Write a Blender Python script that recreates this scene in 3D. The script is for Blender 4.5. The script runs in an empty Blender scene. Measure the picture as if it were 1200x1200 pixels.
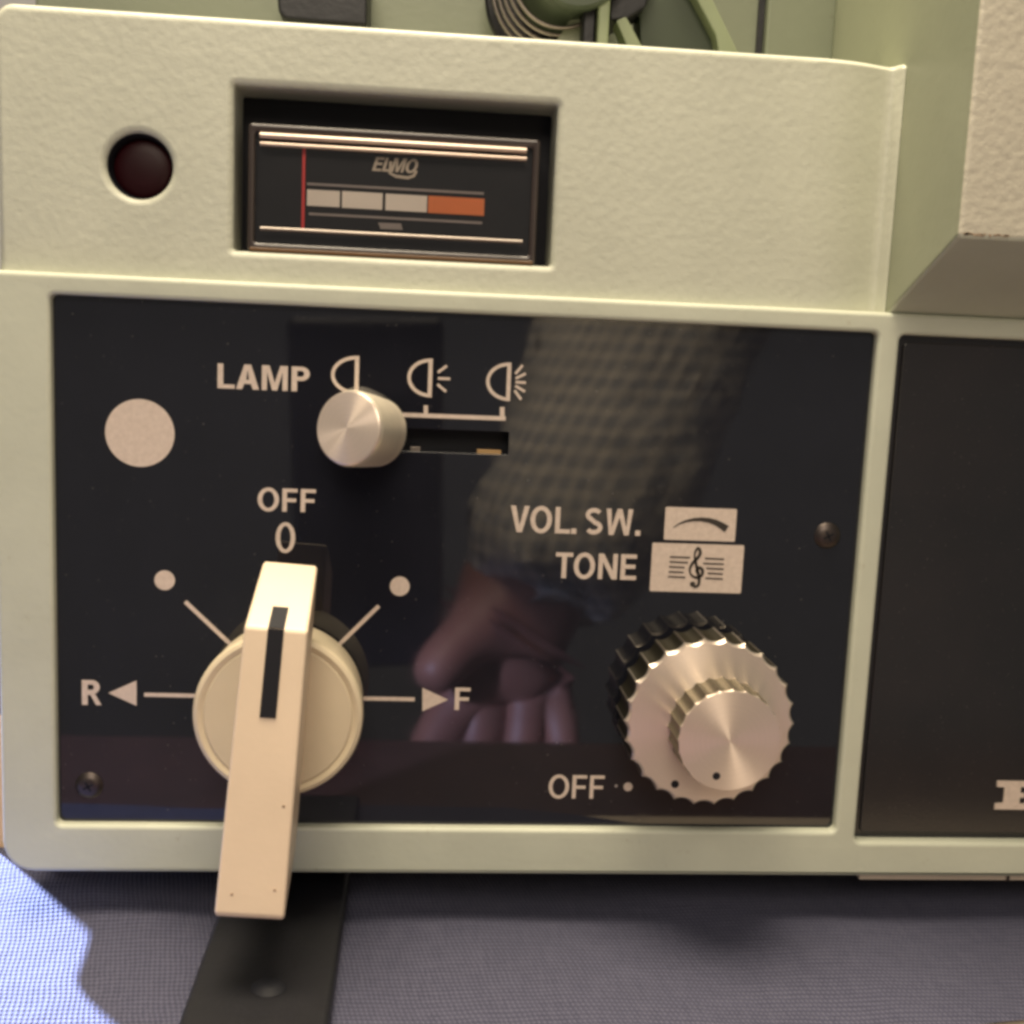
import bpy, bmesh, math, random
from mathutils import Vector, Matrix
random.seed(7)
S = bpy.context.scene
COL = S.collection
PI = math.pi

# ------------------------------------------------------------------ camera
F = 1328.563                      # focal length in pixels of the 1200 px photograph
CAM = Vector((0.07405941, -0.23770655, 0.10320335))
RIGHT = Vector((0.99599372, -0.0782758, 0.04323673))
DOWN = Vector((0.03183306, -0.1414764, -0.98942968))
FWD = Vector((0.08356537, 0.9868421, -0.13841785))
cd = bpy.data.cameras.new('camera'); cam = bpy.data.objects.new('camera', cd); COL.objects.link(cam)
m = Matrix((RIGHT, -DOWN, -FWD)).transposed().to_4x4(); m.translation = CAM
cam.matrix_world = m
cd.sensor_width = 36; cd.lens = F / 1200 * 36; cd.clip_start = 0.005; cd.clip_end = 50
cd.dof.use_dof = True; cd.dof.focus_distance = 0.236; cd.dof.aperture_fstop = 20
S.camera = cam
S.cycles.filter_width = 3.3

# ------------------------------------------------------------------ world, exposure
w = bpy.data.worlds.new('World'); S.world = w; w.use_nodes = True
w.node_tree.nodes['Background'].inputs[0].default_value = (1.0, 0.93, 0.84, 1)
w.node_tree.nodes['Background'].inputs[1].default_value = 0.20
S.view_settings.view_transform = 'Standard'; S.view_settings.look = 'None'
S.view_settings.exposure = 0.0; S.view_settings.gamma = 1.0; S.view_settings.use_curve_mapping = False

def area(name, loc, target, size, power, color, size_y=None):
    ld = bpy.data.lights.new(name, 'AREA'); o = bpy.data.objects.new(name, ld); COL.objects.link(o)
    ld.size = size; ld.energy = power; ld.color = color
    if size_y: ld.shape = 'RECTANGLE'; ld.size_y = size_y
    o.location = loc
    o.rotation_euler = (Vector(target) - Vector(loc)).to_track_quat('-Z', 'Y').to_euler()
    return o
area('ceiling_lamp', (0.02, -0.030, 0.85), (0.06, 0, 0.08), 0.42, 14.8, (1.0, 0.85, 0.62))
area('front_fill', (0.02, -0.80, 0.62), (0.08, 0, 0.08), 0.40, 4.0, (1.0, 0.86, 0.68))  # added fill from the camera side to light the front face
wl = bpy.data.lights.new('window_light', 'SPOT'); wo = bpy.data.objects.new('window_light', wl); COL.objects.link(wo)
wl.energy = 620; wl.color = (0.50, 0.60, 1.0); wl.shadow_soft_size = .025; wl.spot_size = math.radians(13); wl.spot_blend = .25
wo.location = (-0.62, 0.70, 0.42); wo.rotation_euler = (Vector((-.055, -.01, -.022)) - wo.location).to_track_quat('-Z', 'Y').to_euler()

# ------------------------------------------------------------------ helpers
def P(u, v, y=0.0):
    """Point of the plane y = const that photograph pixel (u, v) shows."""
    d = RIGHT * ((u - 600) / F) + DOWN * ((v - 600) / F) + FWD
    return CAM + d * ((y - CAM.y) / d.y)

def tag(o, label=None, cat=None, group=None, kind=None):
    if label: o['label'] = label
    if cat: o['category'] = cat
    if group: o['group'] = group
    if kind: o['kind'] = kind
    return o

def link(name, me, mat, parent=None, smooth=35):
    o = bpy.data.objects.new(name, me); COL.objects.link(o)
    me.materials.clear()
    for mm in (mat if isinstance(mat, (list, tuple)) else [mat]): me.materials.append(mm)
    if smooth:
        for p in me.polygons: p.use_smooth = True
        me.set_sharp_from_angle(angle=math.radians(smooth))
    if parent is not None: o.parent = parent
    if smooth and smooth < 90:
        wn = o.modifiers.new('even_normals', 'WEIGHTED_NORMAL'); wn.keep_sharp = True; wn.weight = 100
    return o

def from_bm(name, bm, mat, parent=None, smooth=35):
    bmesh.ops.recalc_face_normals(bm, faces=bm.faces[:])
    me = bpy.data.meshes.new(name); bm.to_mesh(me); bm.free()
    return link(name, me, mat, parent, smooth)

def bevel(bm, r, seg=3, ang=30):
    es = [e for e in bm.edges if len(e.link_faces) == 2 and e.calc_face_angle() > math.radians(ang)]
    bmesh.ops.bevel(bm, geom=es, offset=r, segments=seg, profile=0.5, affect='EDGES', clamp_overlap=True)

def box_bm(x0, x1, y0, y1, z0, z1, r=0, seg=3):
    bm = bmesh.new()
    bmesh.ops.create_cube(bm, size=1, matrix=Matrix.Translation(((x0+x1)/2, (y0+y1)/2, (z0+z1)/2)) @ Matrix.Diagonal((x1-x0, y1-y0, z1-z0, 1)))
    if r: bevel(bm, r, seg)
    return bm
def box(name, x0, x1, y0, y1, z0, z1, mat, parent=None, r=0, seg=3):
    return from_bm(name, box_bm(x0, x1, y0, y1, z0, z1, r, seg), mat, parent)

def add_prism(bm, pts, y0, y1):
    """polygon in the xz plane, from y0 (front) to y1 (back)"""
    a = [bm.verts.new((p[0], y0, p[1])) for p in pts]; b = [bm.verts.new((p[0], y1, p[1])) for p in pts]
    n = len(pts)
    f = [bm.faces.new(a), bm.faces.new(b[::-1])]
    for i in range(n): bm.faces.new((a[i], a[(i+1) % n], b[(i+1) % n], b[i]))
    return f
def prism(name, pts, y0, y1, mat, parent=None, r=0, seg=2, smooth=35):
    bm = bmesh.new(); add_prism(bm, pts, y0, y1)
    bmesh.ops.recalc_face_normals(bm, faces=bm.faces[:])
    if r: bevel(bm, r, seg)
    return from_bm(name, bm, mat, parent, smooth)

def lathe(name, prof, center, mat, parent=None, n=96, rfun=None, smooth=35, axis=None, flute_from=None, cap=True):
    """prof: list of (radius, depth) along the axis; axis 'y' by default with depth measured along +y"""
    bm = bmesh.new(); rings = []
    for k, (r, h) in enumerate(prof):
        if r <= 1e-7: rings.append([bm.verts.new((0, h, 0))]); continue
        ring = []
        for i in range(n):
            t = 2*PI*i/n
            rr = r * (rfun(t) if rfun and (flute_from is None or r >= flute_from) else 1)
            ring.append(bm.verts.new((rr*math.cos(t), h, rr*math.sin(t))))
        rings.append(ring)
    for a, b in zip(rings, rings[1:]):
        if len(a) == 1 and len(b) == 1: continue
        if len(a) == 1:
            for i in range(n): bm.faces.new((a[0], b[i], b[(i+1) % n]))
        elif len(b) == 1:
            for i in range(n): bm.faces.new((a[i], b[0], a[(i+1) % n]))
        else:
            for i in range(n): bm.faces.new((a[i], b[i], b[(i+1) % n], a[(i+1) % n]))
    if len(rings[0]) > 1 and cap: bm.faces.new(rings[0])
    if len(rings[-1]) > 1: bm.faces.new(rings[-1][::-1])
    o = from_bm(name, bm, mat, parent, smooth)
    o.location = center
    if axis is not None:
        o.rotation_mode = 'QUATERNION'; o.rotation_quaternion = Vector((0, 1, 0)).rotation_difference(Vector(axis).normalized())
    return o

def rrect(x0, x1, z0, z1, r, n=6, radii=None):
    rs = radii or (r, r, r, r)   # bl, br, tr, tl
    out = []
    for (cx, cz, sx, sz, a0), rr in zip(((x0, z0, 1, 1, PI), (x1, z0, -1, 1, 1.5*PI), (x1, z1, -1, -1, 0), (x0, z1, 1, -1, .5*PI)), rs):
        if rr <= 0: out.append((cx, cz)); continue
        for i in range(n+1):
            a = a0 + .5*PI*i/n
            out.append((cx + sx*rr + rr*math.cos(a), cz + sz*rr + rr*math.sin(a)))
    return out
def circle(cx, cz, r, n=40): return [(cx + r*math.cos(2*PI*i/n), cz + r*math.sin(2*PI*i/n)) for i in range(n)]

def plate(name, loops, yf, yb, bev, mat, parent=None, seg=4, smooth=50):
    """flat plate in the xz plane with holes and rounded edges"""
    cu = bpy.data.curves.new(name, 'CURVE'); cu.dimensions = '2D'; cu.fill_mode = 'BOTH'
    for lp in loops:
        sp = cu.splines.new('POLY'); sp.points.add(len(lp)-1)
        for q, p in zip(sp.points, lp): q.co = (p[0], p[1], 0, 1)
        sp.use_cyclic_u = True
    th = abs(yb - yf)
    cu.extrude = th/2 - bev; cu.bevel_depth = bev; cu.bevel_resolution = seg; cu.offset = -bev
    o = bpy.data.objects.new(name, cu); COL.objects.link(o)
    bpy.context.view_layer.update()
    me = bpy.data.meshes.new_from_object(o.evaluated_get(bpy.context.evaluated_depsgraph_get()))
    bpy.data.objects.remove(o); bpy.data.curves.remove(cu)
    ym = (yf + yb)/2
    for v in me.vertices: v.co = Vector((v.co.x, ym - v.co.z, v.co.y))
    bm = bmesh.new(); bm.from_mesh(me); bmesh.ops.remove_doubles(bm, verts=bm.verts[:], dist=1e-6)
    bmesh.ops.recalc_face_normals(bm, faces=bm.faces[:])
    bm.to_mesh(me); bm.free(); me.name = name
    return link(name, me, mat, parent, smooth)

def arc(cx, cy, rx, ry, a0, a1, n=14):
    return [(cx + rx*math.cos(math.radians(a0 + (a1-a0)*i/n)), cy + ry*math.sin(math.radians(a0 + (a1-a0)*i/n))) for i in range(n+1)]
def glyph(c, t):
    """outline loops of a grotesque capital, cap height 1, stem width t; returns (advance width, loops)"""
    h = t*.88
    if c == 'L': return .58, [[(0, 0), (.58, 0), (.58, h), (t, h), (t, 1), (0, 1)]]
    if c == 'T': return .66, [[(.33-t/2, 0), (.33+t/2, 0), (.33+t/2, 1-h), (.66, 1-h), (.66, 1), (0, 1), (0, 1-h), (.33-t/2, 1-h)]]
    if c == 'F': return .58, [[(0, 0), (t, 0), (t, .42), (.53, .42), (.53, .42+h), (t, .42+h), (t, 1-h), (.58, 1-h), (.58, 1), (0, 1)]]
    if c == 'E': return .62, [[(0, 0), (.62, 0), (.62, h), (t, h), (t, .44), (.57, .44), (.57, .44+h), (t, .44+h), (t, 1-h), (.61, 1-h), (.61, 1), (0, 1)]]
    if c == 'N': return .74, [[(0, 0), (t*.95, 0), (t*.95, .68), (.74-t*1.12, 0), (.74, 0), (.74, 1), (.74-t*.95, 1), (.74-t*.95, .32), (t*1.12, 1), (0, 1)]]
    if c == 'M': return .88, [[(0, 0), (t*.92, 0), (t*.92, .74), (.44-t*.45, 0), (.44+t*.45, 0), (.88-t*.92, .74), (.88-t*.92, 0), (.88, 0), (.88, 1), (.88-t*1.35, 1), (.44, .30), (t*1.35, 1), (0, 1)]]
    if c == 'V': return .72, [[(.36-t*.56, 0), (.36+t*.56, 0), (.72, 1), (.72-t*1.08, 1), (.36, .24), (t*1.08, 1), (0, 1)]]
    if c == 'W': return 1.04, [[(.22-t*.5, 0), (.22+t*.5, 0), (.52, .68), (.82-t*.5, 0), (.82+t*.5, 0), (1.04, 1), (1.04-t*1.0, 1), (.82-.01, .28), (.52+t*.5, 1), (.52-t*.5, 1), (.23, .28), (t*1.0, 1), (0, 1)]]
    if c == 'A': return .78, [[(0, 0), (t*1.08, 0), (t*1.08+.075, .22), (.78-t*1.08-.075, .22), (.78-t*1.08, 0), (.78, 0), (.39+t*.60, 1), (.39-t*.60, 1)],
                              [(t*1.08+.135, .22+h), (.39, .80), (.78-t*1.08-.135, .22+h)]]
    if c == 'O': return .82, [arc(.41, .5, .41, .52, 0, 360, 40)[:-1], arc(.41, .5, .41-t, .52-h, 0, 360, 40)[:-1]]
    if c == '0': return .56, [arc(.28, .5, .28, .5, 0, 360, 36)[:-1], arc(.28, .5, .28-t, .5-h, 0, 360, 36)[:-1]]
    if c == '.': return t*1.1, [[(0, 0), (t*1.1, 0), (t*1.1, t*1.1), (0, t*1.1)]]
    if c in 'PR':
        R_ = .285; cy = 1-R_; x = .62-R_
        out = [(0, 0), (t, 0), (t, 1-2*R_), ]
        hole = [(t, 1-h), (t, 1-2*R_+h)] + arc(x, cy, R_-t, R_-h, -90, 90, 12)
        if c == 'P': return .63, [out + arc(x, cy, R_, R_, -90, 90, 14) + [(0, 1)], hole[1:2] + hole[2:] + hole[:1]]
        return .68, [[(0, 0), (t, 0), (t, .40), (.30, .40), (.49, 0), (.68, 0), (.46, .43)] + arc(x, cy, R_, R_, -72, 90, 14) + [(0, 1)], hole[1:2] + hole[2:] + hole[:1]]
    if c == 'S':
        p = arc(.335, .745, .335-t/2, .255-h/2, 28, 268, 16)[:-2] + arc(.345, .265, .345-t/2, .265-h/2, 78, -152, 16)
        L_, Q_ = [], []
        for i in range(len(p)):
            a = Vector(p[max(i-1, 0)]); b = Vector(p[min(i+1, len(p)-1)]); d = (b-a).normalized(); n_ = Vector((-d.y, d.x))*t*.47
            L_.append(tuple(Vector(p[i])+n_)); Q_.append(tuple(Vector(p[i])-n_))
        return .69, [L_ + Q_[::-1]]
def lettering(body, px, yf, mat, parent, label=None, bold=.17, name='lettering', shear=0, gap=.13):
    """px = (u0, v0, u1, v1) extent of the word in the photograph, on the plane y = yf"""
    u0, v0, u1, v1 = px
    a, b = P(u0, (v0+v1)/2, yf), P(u1, (v0+v1)/2, yf)
    c, d = P((u0+u1)/2, v0, yf), P((u0+u1)/2, v1, yf)
    cu = bpy.data.curves.new('t', 'CURVE'); cu.dimensions = '2D'; cu.fill_mode = 'BOTH'; cu.extrude = .01
    x = 0
    for ch in body:
        wd, loops = glyph(ch, bold)
        for lp in loops:
            sp = cu.splines.new('POLY'); sp.points.add(len(lp)-1)
            for q, p in zip(sp.points, lp): q.co = (x + p[0] + shear*p[1], p[1], 0, 1)
            sp.use_cyclic_u = True
        x += wd + gap*(.35 if ch in 'LTV' else .7 if ch in 'AP' else 1)
    o = bpy.data.objects.new('t', cu); COL.objects.link(o); bpy.context.view_layer.update()
    me = bpy.data.meshes.new_from_object(o.evaluated_get(bpy.context.evaluated_depsgraph_get()))
    bpy.data.objects.remove(o); bpy.data.curves.remove(cu)
    xs = [v.co.x for v in me.vertices]; ys = [v.co.y for v in me.vertices]
    x0, x1, y0, y1 = min(xs), max(xs), min(ys), max(ys)
    for v in me.vertices:
        X = a.x + (b.x-a.x)*(v.co.x-x0)/(x1-x0); Z = d.z + (c.z-d.z)*(v.co.y-y0)/(y1-y0)
        v.co = Vector((X, yf - 0.00003 - v.co.z*0.003, Z))
    o = link(name, me, mat, parent, 0)
    if label: o['label'] = label
    return o

def strokes(bm, pts, wd, y, th=0.00006, taper=None):
    """flat ribbon along pts (xz)"""
    n = len(pts); L, R_ = [], []
    for i in range(n):
        a = Vector(pts[max(i-1, 0)]); b = Vector(pts[min(i+1, n-1)]); d = (b-a)
        if d.length == 0: d = Vector((1, 0))
        d.normalize(); nn = Vector((-d.y, d.x)); k = wd*(taper(i/(n-1)) if taper else 1)/2
        p = Vector(pts[i]); L.append(p+nn*k); R_.append(p-nn*k)
    for i in range(n-1):
        add_prism(bm, [L[i], L[i+1], R_[i+1], R_[i]], y-th, y)
def pxz(u, v, y=0.0): q = P(u, v, y); return (q.x, q.z)

def tube(bm, pts, r, n=8, closed=False):
    rings = []; m_ = len(pts)
    for i, p in enumerate(pts):
        p = Vector(p); a = Vector(pts[i-1] if i else p); b = Vector(pts[i+1] if i < m_-1 else p)
        d = (b-a).normalized(); up = Vector((0, 0, 1)) if abs(d.z) < .9 else Vector((1, 0, 0))
        s = d.cross(up).normalized(); t = s.cross(d)
        rr = r[i] if isinstance(r, (list, tuple)) else r
        rings.append([bm.verts.new(p + s*rr*math.cos(2*PI*k/n) + t*rr*math.sin(2*PI*k/n)) for k in range(n)])
    for a, b in zip(rings, rings[1:]):
        for k in range(n): bm.faces.new((a[k], a[(k+1) % n], b[(k+1) % n], b[k]))
    bm.faces.new(rings[0]); bm.faces.new(rings[-1][::-1])

# ------------------------------------------------------------------ materials
class NT:
    def __init__(s, name):
        s.m = bpy.data.materials.new(name); s.m.use_nodes = True; s.t = s.m.node_tree; s.b = s.t.nodes['Principled BSDF']
        s.tc = s.n('ShaderNodeTexCoord')
    def n(s, k, **kw):
        x = s.t.nodes.new(k)
        for a, v in kw.items(): setattr(x, a, v)
        return x
    def l(s, a, b): s.t.links.new(a, b)
    def noise(s, scale, detail=2, rough=.5, coord=None):
        x = s.n('ShaderNodeTexNoise'); x.inputs['Scale'].default_value = scale; x.inputs['Detail'].default_value = detail
        x.inputs['Roughness'].default_value = rough; s.l(coord or s.tc.outputs['Object'], x.inputs['Vector']); return x.outputs['Fac']
    def ramp(s, f, stops):
        r = s.n('ShaderNodeValToRGB'); e = r.color_ramp.elements
        while len(e) < len(stops): e.new(.5)
        for q, (p, c) in zip(e, stops): q.position = p; q.color = (*c, 1) if len(c) == 3 else c
        s.l(f, r.inputs[0]); return r.outputs[0]
    def math(s, op, a, b=None):
        x = s.n('ShaderNodeMath', operation=op)
        for i, v in enumerate((a, b)):
            if v is None: continue
            if isinstance(v, (int, float)): x.inputs[i].default_value = v
            else: s.l(v, x.inputs[i])
        return x.outputs[0]
    def bump(s, h, dist, strength=1.0, prev=None):
        x = s.n('ShaderNodeBump'); x.inputs['Distance'].default_value = dist; x.inputs['Strength'].default_value = strength
        s.l(h, x.inputs['Height'])
        if prev: s.l(prev, x.inputs['Normal'])
        s.l(x.outputs[0], s.b.inputs['Normal']); return x.outputs[0]
    def set(s, **kw):
        for k, v in kw.items():
            k = k.replace('_', ' ')
            s.b.inputs[k].default_value = (*v, 1) if isinstance(v, tuple) and len(v) == 3 else v
        return s

def plastic(name, col, rough=.45, vary=.06, bump=0.0, bscale=900, spec=.5, coat=0.0):
    k = NT(name); k.set(Roughness=rough); k.b.inputs['Specular IOR Level'].default_value = spec
    k.b.inputs['Coat Weight'].default_value = coat
    lo = tuple(c*(1-vary) for c in col); hi = tuple(min(1, c*(1+vary)) for c in col)
    k.l(k.ramp(k.noise(60, 4, .6), [(.3, lo), (.7, hi)]), k.b.inputs['Base Color'])
    r = k.n('ShaderNodeMapRange'); k.l(k.noise(180, 3), r.inputs[0]); r.inputs[3].default_value = rough-.05; r.inputs[4].default_value = rough+.07
    k.l(r.outputs[0], k.b.inputs['Roughness'])
    if bump: k.bump(k.noise(bscale, 3, .55), bump)
    return k.m

M = {}
def housing(name, col, leather):
    k = NT(name); k.set(Roughness=.42)
    lo = tuple(c*.95 for c in col); hi = tuple(min(1, c*1.05) for c in col)
    base = k.ramp(k.noise(35, 5, .6), [(.35, lo), (.65, hi)])
    g = k.ramp(k.noise(260, 4, .7), [(.66, (0, 0, 0)), (.76, (1, 1, 1))])
    mx = k.n('ShaderNodeMixRGB', blend_type='MULTIPLY'); k.l(k.math('MULTIPLY', g, .30), mx.inputs[0]); k.l(base, mx.inputs[1]); mx.inputs[2].default_value = (.55, .45, .33, 1)
    k.l(mx.outputs[0], k.b.inputs['Base Color'])
    h = k.noise(700, 3, .6)
    v = k.n('ShaderNodeTexVoronoi', feature='SMOOTH_F1'); v.inputs['Scale'].default_value = 620; k.l(k.tc.outputs['Object'], v.inputs['Vector'])
    hh = k.math('ADD', h, k.math('MULTIPLY', v.outputs['Distance'], .8))
    k.bump(hh, leather)
    return k.m
M['housing'] = housing('housing_paint', (.570, .590, .480), .000035)
M['leather'] = housing('grained_housing_paint', (.575, .585, .480), .00008)
M['leather2'] = housing('coarse_grained_paint', (.585, .545, .44), .00018)
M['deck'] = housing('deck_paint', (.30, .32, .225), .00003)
M['deckback'] = housing('deck_back_paint', (.20, .222, .158), .00003)
M['panel'] = plastic('panel_black', (.0125, .0132, .0190), .028, .1, 0, spec=.60)
kp = [x for x in M['panel'].node_tree.nodes if x.type == 'BSDF_PRINCIPLED'][0]
pt = M['panel'].node_tree; src = kp.inputs['Base Color'].links[0].from_socket
nz = pt.nodes.new('ShaderNodeTexNoise'); nz.inputs['Scale'].default_value = 1700; nz.inputs['Detail'].default_value = 1
tcn = [x for x in pt.nodes if x.type == 'TEX_COORD'][0]; pt.links.new(tcn.outputs['Object'], nz.inputs['Vector'])
rp = pt.nodes.new('ShaderNodeValToRGB'); rp.color_ramp.elements[0].position = .745; rp.color_ramp.elements[1].position = .79; pt.links.new(nz.outputs['Fac'], rp.inputs[0])
mxp = pt.nodes.new('ShaderNodeMixRGB'); pt.links.new(rp.outputs[0], mxp.inputs[0]); pt.links.new(src, mxp.inputs[1]); mxp.inputs[2].default_value = (.16, .15, .14, 1)
pt.links.new(mxp.outputs[0], kp.inputs['Base Color'])
kk = NT('print_cream'); kk.set(Roughness=.5)
kk.l(kk.ramp(kk.noise(900, 3, .6), [(.3, (.62, .51, .43)), (.7, (.74, .62, .53))]), kk.b.inputs['Base Color']); M['print'] = kk.m
M['ink'] = plastic('ink_dark', (.035, .028, .022), .5)
M['black'] = plastic('rubber_black', (.007, .007, .010), .45, .15, .00008, 700)
M['recess'] = plastic('recess_black', (.010, .0105, .015), .6, .1, spec=.25)
M['lever'] = plastic('knob_cream_plastic', (.78, .63, .47), .36, .04, .00003, 900)
M['disc'] = plastic('knob_disc_plastic', (.70, .60, .43), .36, .04, .00003, 900)
M['green'] = plastic('deck_part_green', (.25, .29, .175), .45)
M['darkgreen'] = plastic('deck_part_dark_green', (.045, .06, .035), .5)
def metal(name, col, rough, aniso=0.0, axis='Y', fine=0):
    k = NT(name); k.set(Metallic=.72 if aniso else 1.0, Roughness=rough)
    k.b.inputs['Base Color'].default_value = (*col, 1)
    if aniso:
        t = k.n('ShaderNodeTangent', direction_type='RADIAL', axis=axis); k.l(t.outputs[0], k.b.inputs['Tangent'])
        k.b.inputs['Anisotropic'].default_value = aniso; k.b.inputs['Anisotropic Rotation'].default_value = .25
        sp = k.n('ShaderNodeSeparateXYZ'); k.l(k.tc.outputs['Object'], sp.inputs[0])
        r2 = k.math('SQRT', k.math('ADD', k.math('MULTIPLY', sp.outputs[0], sp.outputs[0]), k.math('MULTIPLY', sp.outputs[2], sp.outputs[2])))
        cmb = k.n('ShaderNodeCombineXYZ'); k.l(k.math('MULTIPLY', r2, 4000), cmb.inputs[0])
        nz = k.noise(1.0, 3, .7, cmb.outputs[0])
        k.l(k.ramp(nz, [(.3, tuple(c*.86 for c in col)), (.7, col)]), k.b.inputs['Base Color'])
    return k.m
M['alu'] = metal('brushed_aluminium', (.98, .83, .71), .38, .86)
M['alu_side'] = metal('aluminium_side', (.96, .85, .69), .50)
M['alu_pale'] = metal('aluminium_button', (.97, .88, .72), .42, .3)
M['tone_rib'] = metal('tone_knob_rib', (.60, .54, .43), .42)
M['tone_valley_shade'] = metal('tone_knob_valley_shade', (.24, .22, .165), .45)  # darker copy of the rib metal, groove shade put into the colour
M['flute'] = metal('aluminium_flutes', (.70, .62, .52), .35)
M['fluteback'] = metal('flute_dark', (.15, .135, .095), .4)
M['steel'] = metal('dark_steel', (.30, .26, .23), .35)
M['screw'] = metal('black_screw', (.09, .075, .07), .42)
M['brass'] = metal('brass_contact', (.55, .36, .18), .35)
M['edge_glint'] = metal('edge_glint_metal', (.62, .50, .42), .38)  # bright metal standing in for light caught on the meter's acrylic edges
M['clip'] = plastic('clip_plate', (.62, .53, .43), .3, .08)
M['amber'] = plastic('amber_edge', (.14, .07, .025), .3)
M['red'] = plastic('needle_red', (.75, .03, .03), .4)
M['orange'] = plastic('scale_orange', (.85, .22, .05), .5)
M['scale'] = plastic('scale_white', (.92, .84, .76), .5)
M['grey'] = plastic('mark_grey', (.32, .28, .27), .5)
M['lens'] = plastic('lens_dark_red', (.022, .002, .004), .4, .1, spec=.2)
M['bezel'] = plastic('bezel_smoke', (.045, .032, .028), .16, .1, coat=.5)

k = NT('clear_cover'); k.t.nodes.remove(k.b)
tr = k.n('ShaderNodeBsdfTransparent'); tr.inputs[0].default_value = (.97, .96, .95, 1)
gl = k.n('ShaderNodeBsdfGlossy'); gl.inputs['Roughness'].default_value = .08
fr = k.n('ShaderNodeFresnel'); fr.inputs[0].default_value = 1.5
mx = k.n('ShaderNodeMixShader'); k.l(fr.outputs[0], mx.inputs[0]); k.l(tr.outputs[0], mx.inputs[1]); k.l(gl.outputs[0], mx.inputs[2])
k.l(mx.outputs[0], k.t.nodes['Material Output'].inputs[0]); M['glass'] = k.m

k = NT('smoked_cover'); k.set(Roughness=.22)
base = k.ramp(k.noise(25, 3), [(.3, (.017, .018, .021)), (.7, (.028, .025, .027))])
dust = k.ramp(k.noise(1500, 2, .8), [(.68, (0, 0, 0)), (.76, (1, 1, 1))])
mx = k.n('ShaderNodeMixRGB'); k.l(k.math('MULTIPLY', dust, .35), mx.inputs[0]); k.l(base, mx.inputs[1]); mx.inputs[2].default_value = (.25, .22, .2, 1)
k.l(mx.outputs[0], k.b.inputs['Base Color']); k.bump(k.noise(1200, 2), .00003); M['cover'] = k.m

# woven cloth
k = NT('woven_cloth'); k.set(Roughness=.85)
sp = k.n('ShaderNodeSeparateXYZ'); 
wob = k.n('ShaderNodeTexNoise'); wob.inputs['Scale'].default_value = 60; k.l(k.tc.outputs['Object'], wob.inputs['Vector'])
vm = k.n('ShaderNodeVectorMath', operation='SCALE'); vm.inputs['Scale'].default_value = .0020; k.l(wob.outputs['Color'], vm.inputs[0])
va = k.n('ShaderNodeVectorMath', operation='ADD'); k.l(k.tc.outputs['Object'], va.inputs[0]); k.l(vm.outputs[0], va.inputs[1]); k.l(va.outputs[0], sp.inputs[0])
X = k.math('MULTIPLY', sp.outputs[0], 2*PI/.00098); Y = k.math('MULTIPLY', sp.outputs[1], 2*PI/.00138)
row = k.math('SINE', Y)
sh = k.math('MULTIPLY', k.math('FLOOR', k.math('DIVIDE', k.math('ADD', Y, PI/2), 2*PI)), PI*.62)
colm = k.math('SINE', k.math('ADD', X, sh))
hgt = k.math('ADD', k.math('MULTIPLY', row, .5), k.math('MULTIPLY', colm, .5))
def slubn(sx, sy):
    mp = k.n('ShaderNodeMapping'); mp.inputs['Scale'].default_value = (sx, sy, 1); k.l(k.tc.outputs['Object'], mp.inputs[0]); return k.noise(1.0, 3, .6, mp.outputs[0])
slub = k.math('MULTIPLY', k.math('ADD', slubn(120, 900), slubn(1100, 90)), .5)
wcol = k.ramp(k.math('ADD', k.math('MULTIPLY', k.math('ADD', hgt, k.math('MULTIPLY', k.math('SUBTRACT', slub, .5), 2.2)), .5), .5), [(.10, (.034, .036, .068)), (.5, (.068, .069, .116)), (.9, (.106, .106, .160))])
k.l(wcol, k.b.inputs['Base Color'])
k.bump(k.math('ADD', hgt, k.math('MULTIPLY', k.noise(45, 4, .6), 6.0)), .00022, .9)
M['cloth'] = k.m
M['table'] = plastic('table_dark_wood', (.075, .034, .027), .5, .2)
M['paper'] = plastic('cream_paper', (.74, .62, .48), .6, .06)
M['wall'] = plastic('wall_white', (.80, .80, .80), .7)

# ------------------------------------------------------------------ setting
ZC = -0.022
T = box('table_surface', -.6, .75, -.125, .9, ZC-.03, ZC-.0026, M['table'], r=.002); tag(T, kind='structure')
WL = box('wall', -1.6, 1.6, 1.2, 1.22, ZC-.5, 1.6, M['wall']); tag(WL, kind='structure')
# cloth with a slanting front right edge
bm = bmesh.new(); n1, n2 = 150, 90
def edge_y(x): return -.0620 if x < .10 else (-.0620 + (x-.10)/(.150-.10)*.0145 if x < .150 else -.0475 + (x-.150)*.17)
grid = []
for i in range(n1+1):
    x = -.30 + .75*i/n1; rowv = []; y0 = edge_y(x)
    for j in range(n2+1):
        t = j/n2; y = y0 + (.34-y0)*t**1.5
        z = ZC + .0006*math.sin(x*38+1)*math.sin(y*30+.5) + .0004*math.sin(x*90+y*60)
        z += .0028*math.exp(-((x+.004+ (y-.01)*1.4)/.020)**2)*math.exp(-((y-.030)/.035)**2)
        rowv.append(bm.verts.new((x, y, z)))
    grid.append(rowv)
for i in range(n1):
    for j in range(n2): bm.faces.new((grid[i][j], grid[i+1][j], grid[i+1][j+1], grid[i][j+1]))
cl = from_bm('tablecloth', bm, M['cloth'], smooth=180)
tag(cl, 'blue grey woven cloth spread flat under the projector', 'cloth')

sh = box('paper_sheet', .120, .330, -.060, .02, ZC-.0026, ZC-.0012, M['paper']); tag(sh, 'cream sheet lying under the cloth, its edge just showing at the lower right corner', 'paper')
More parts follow.
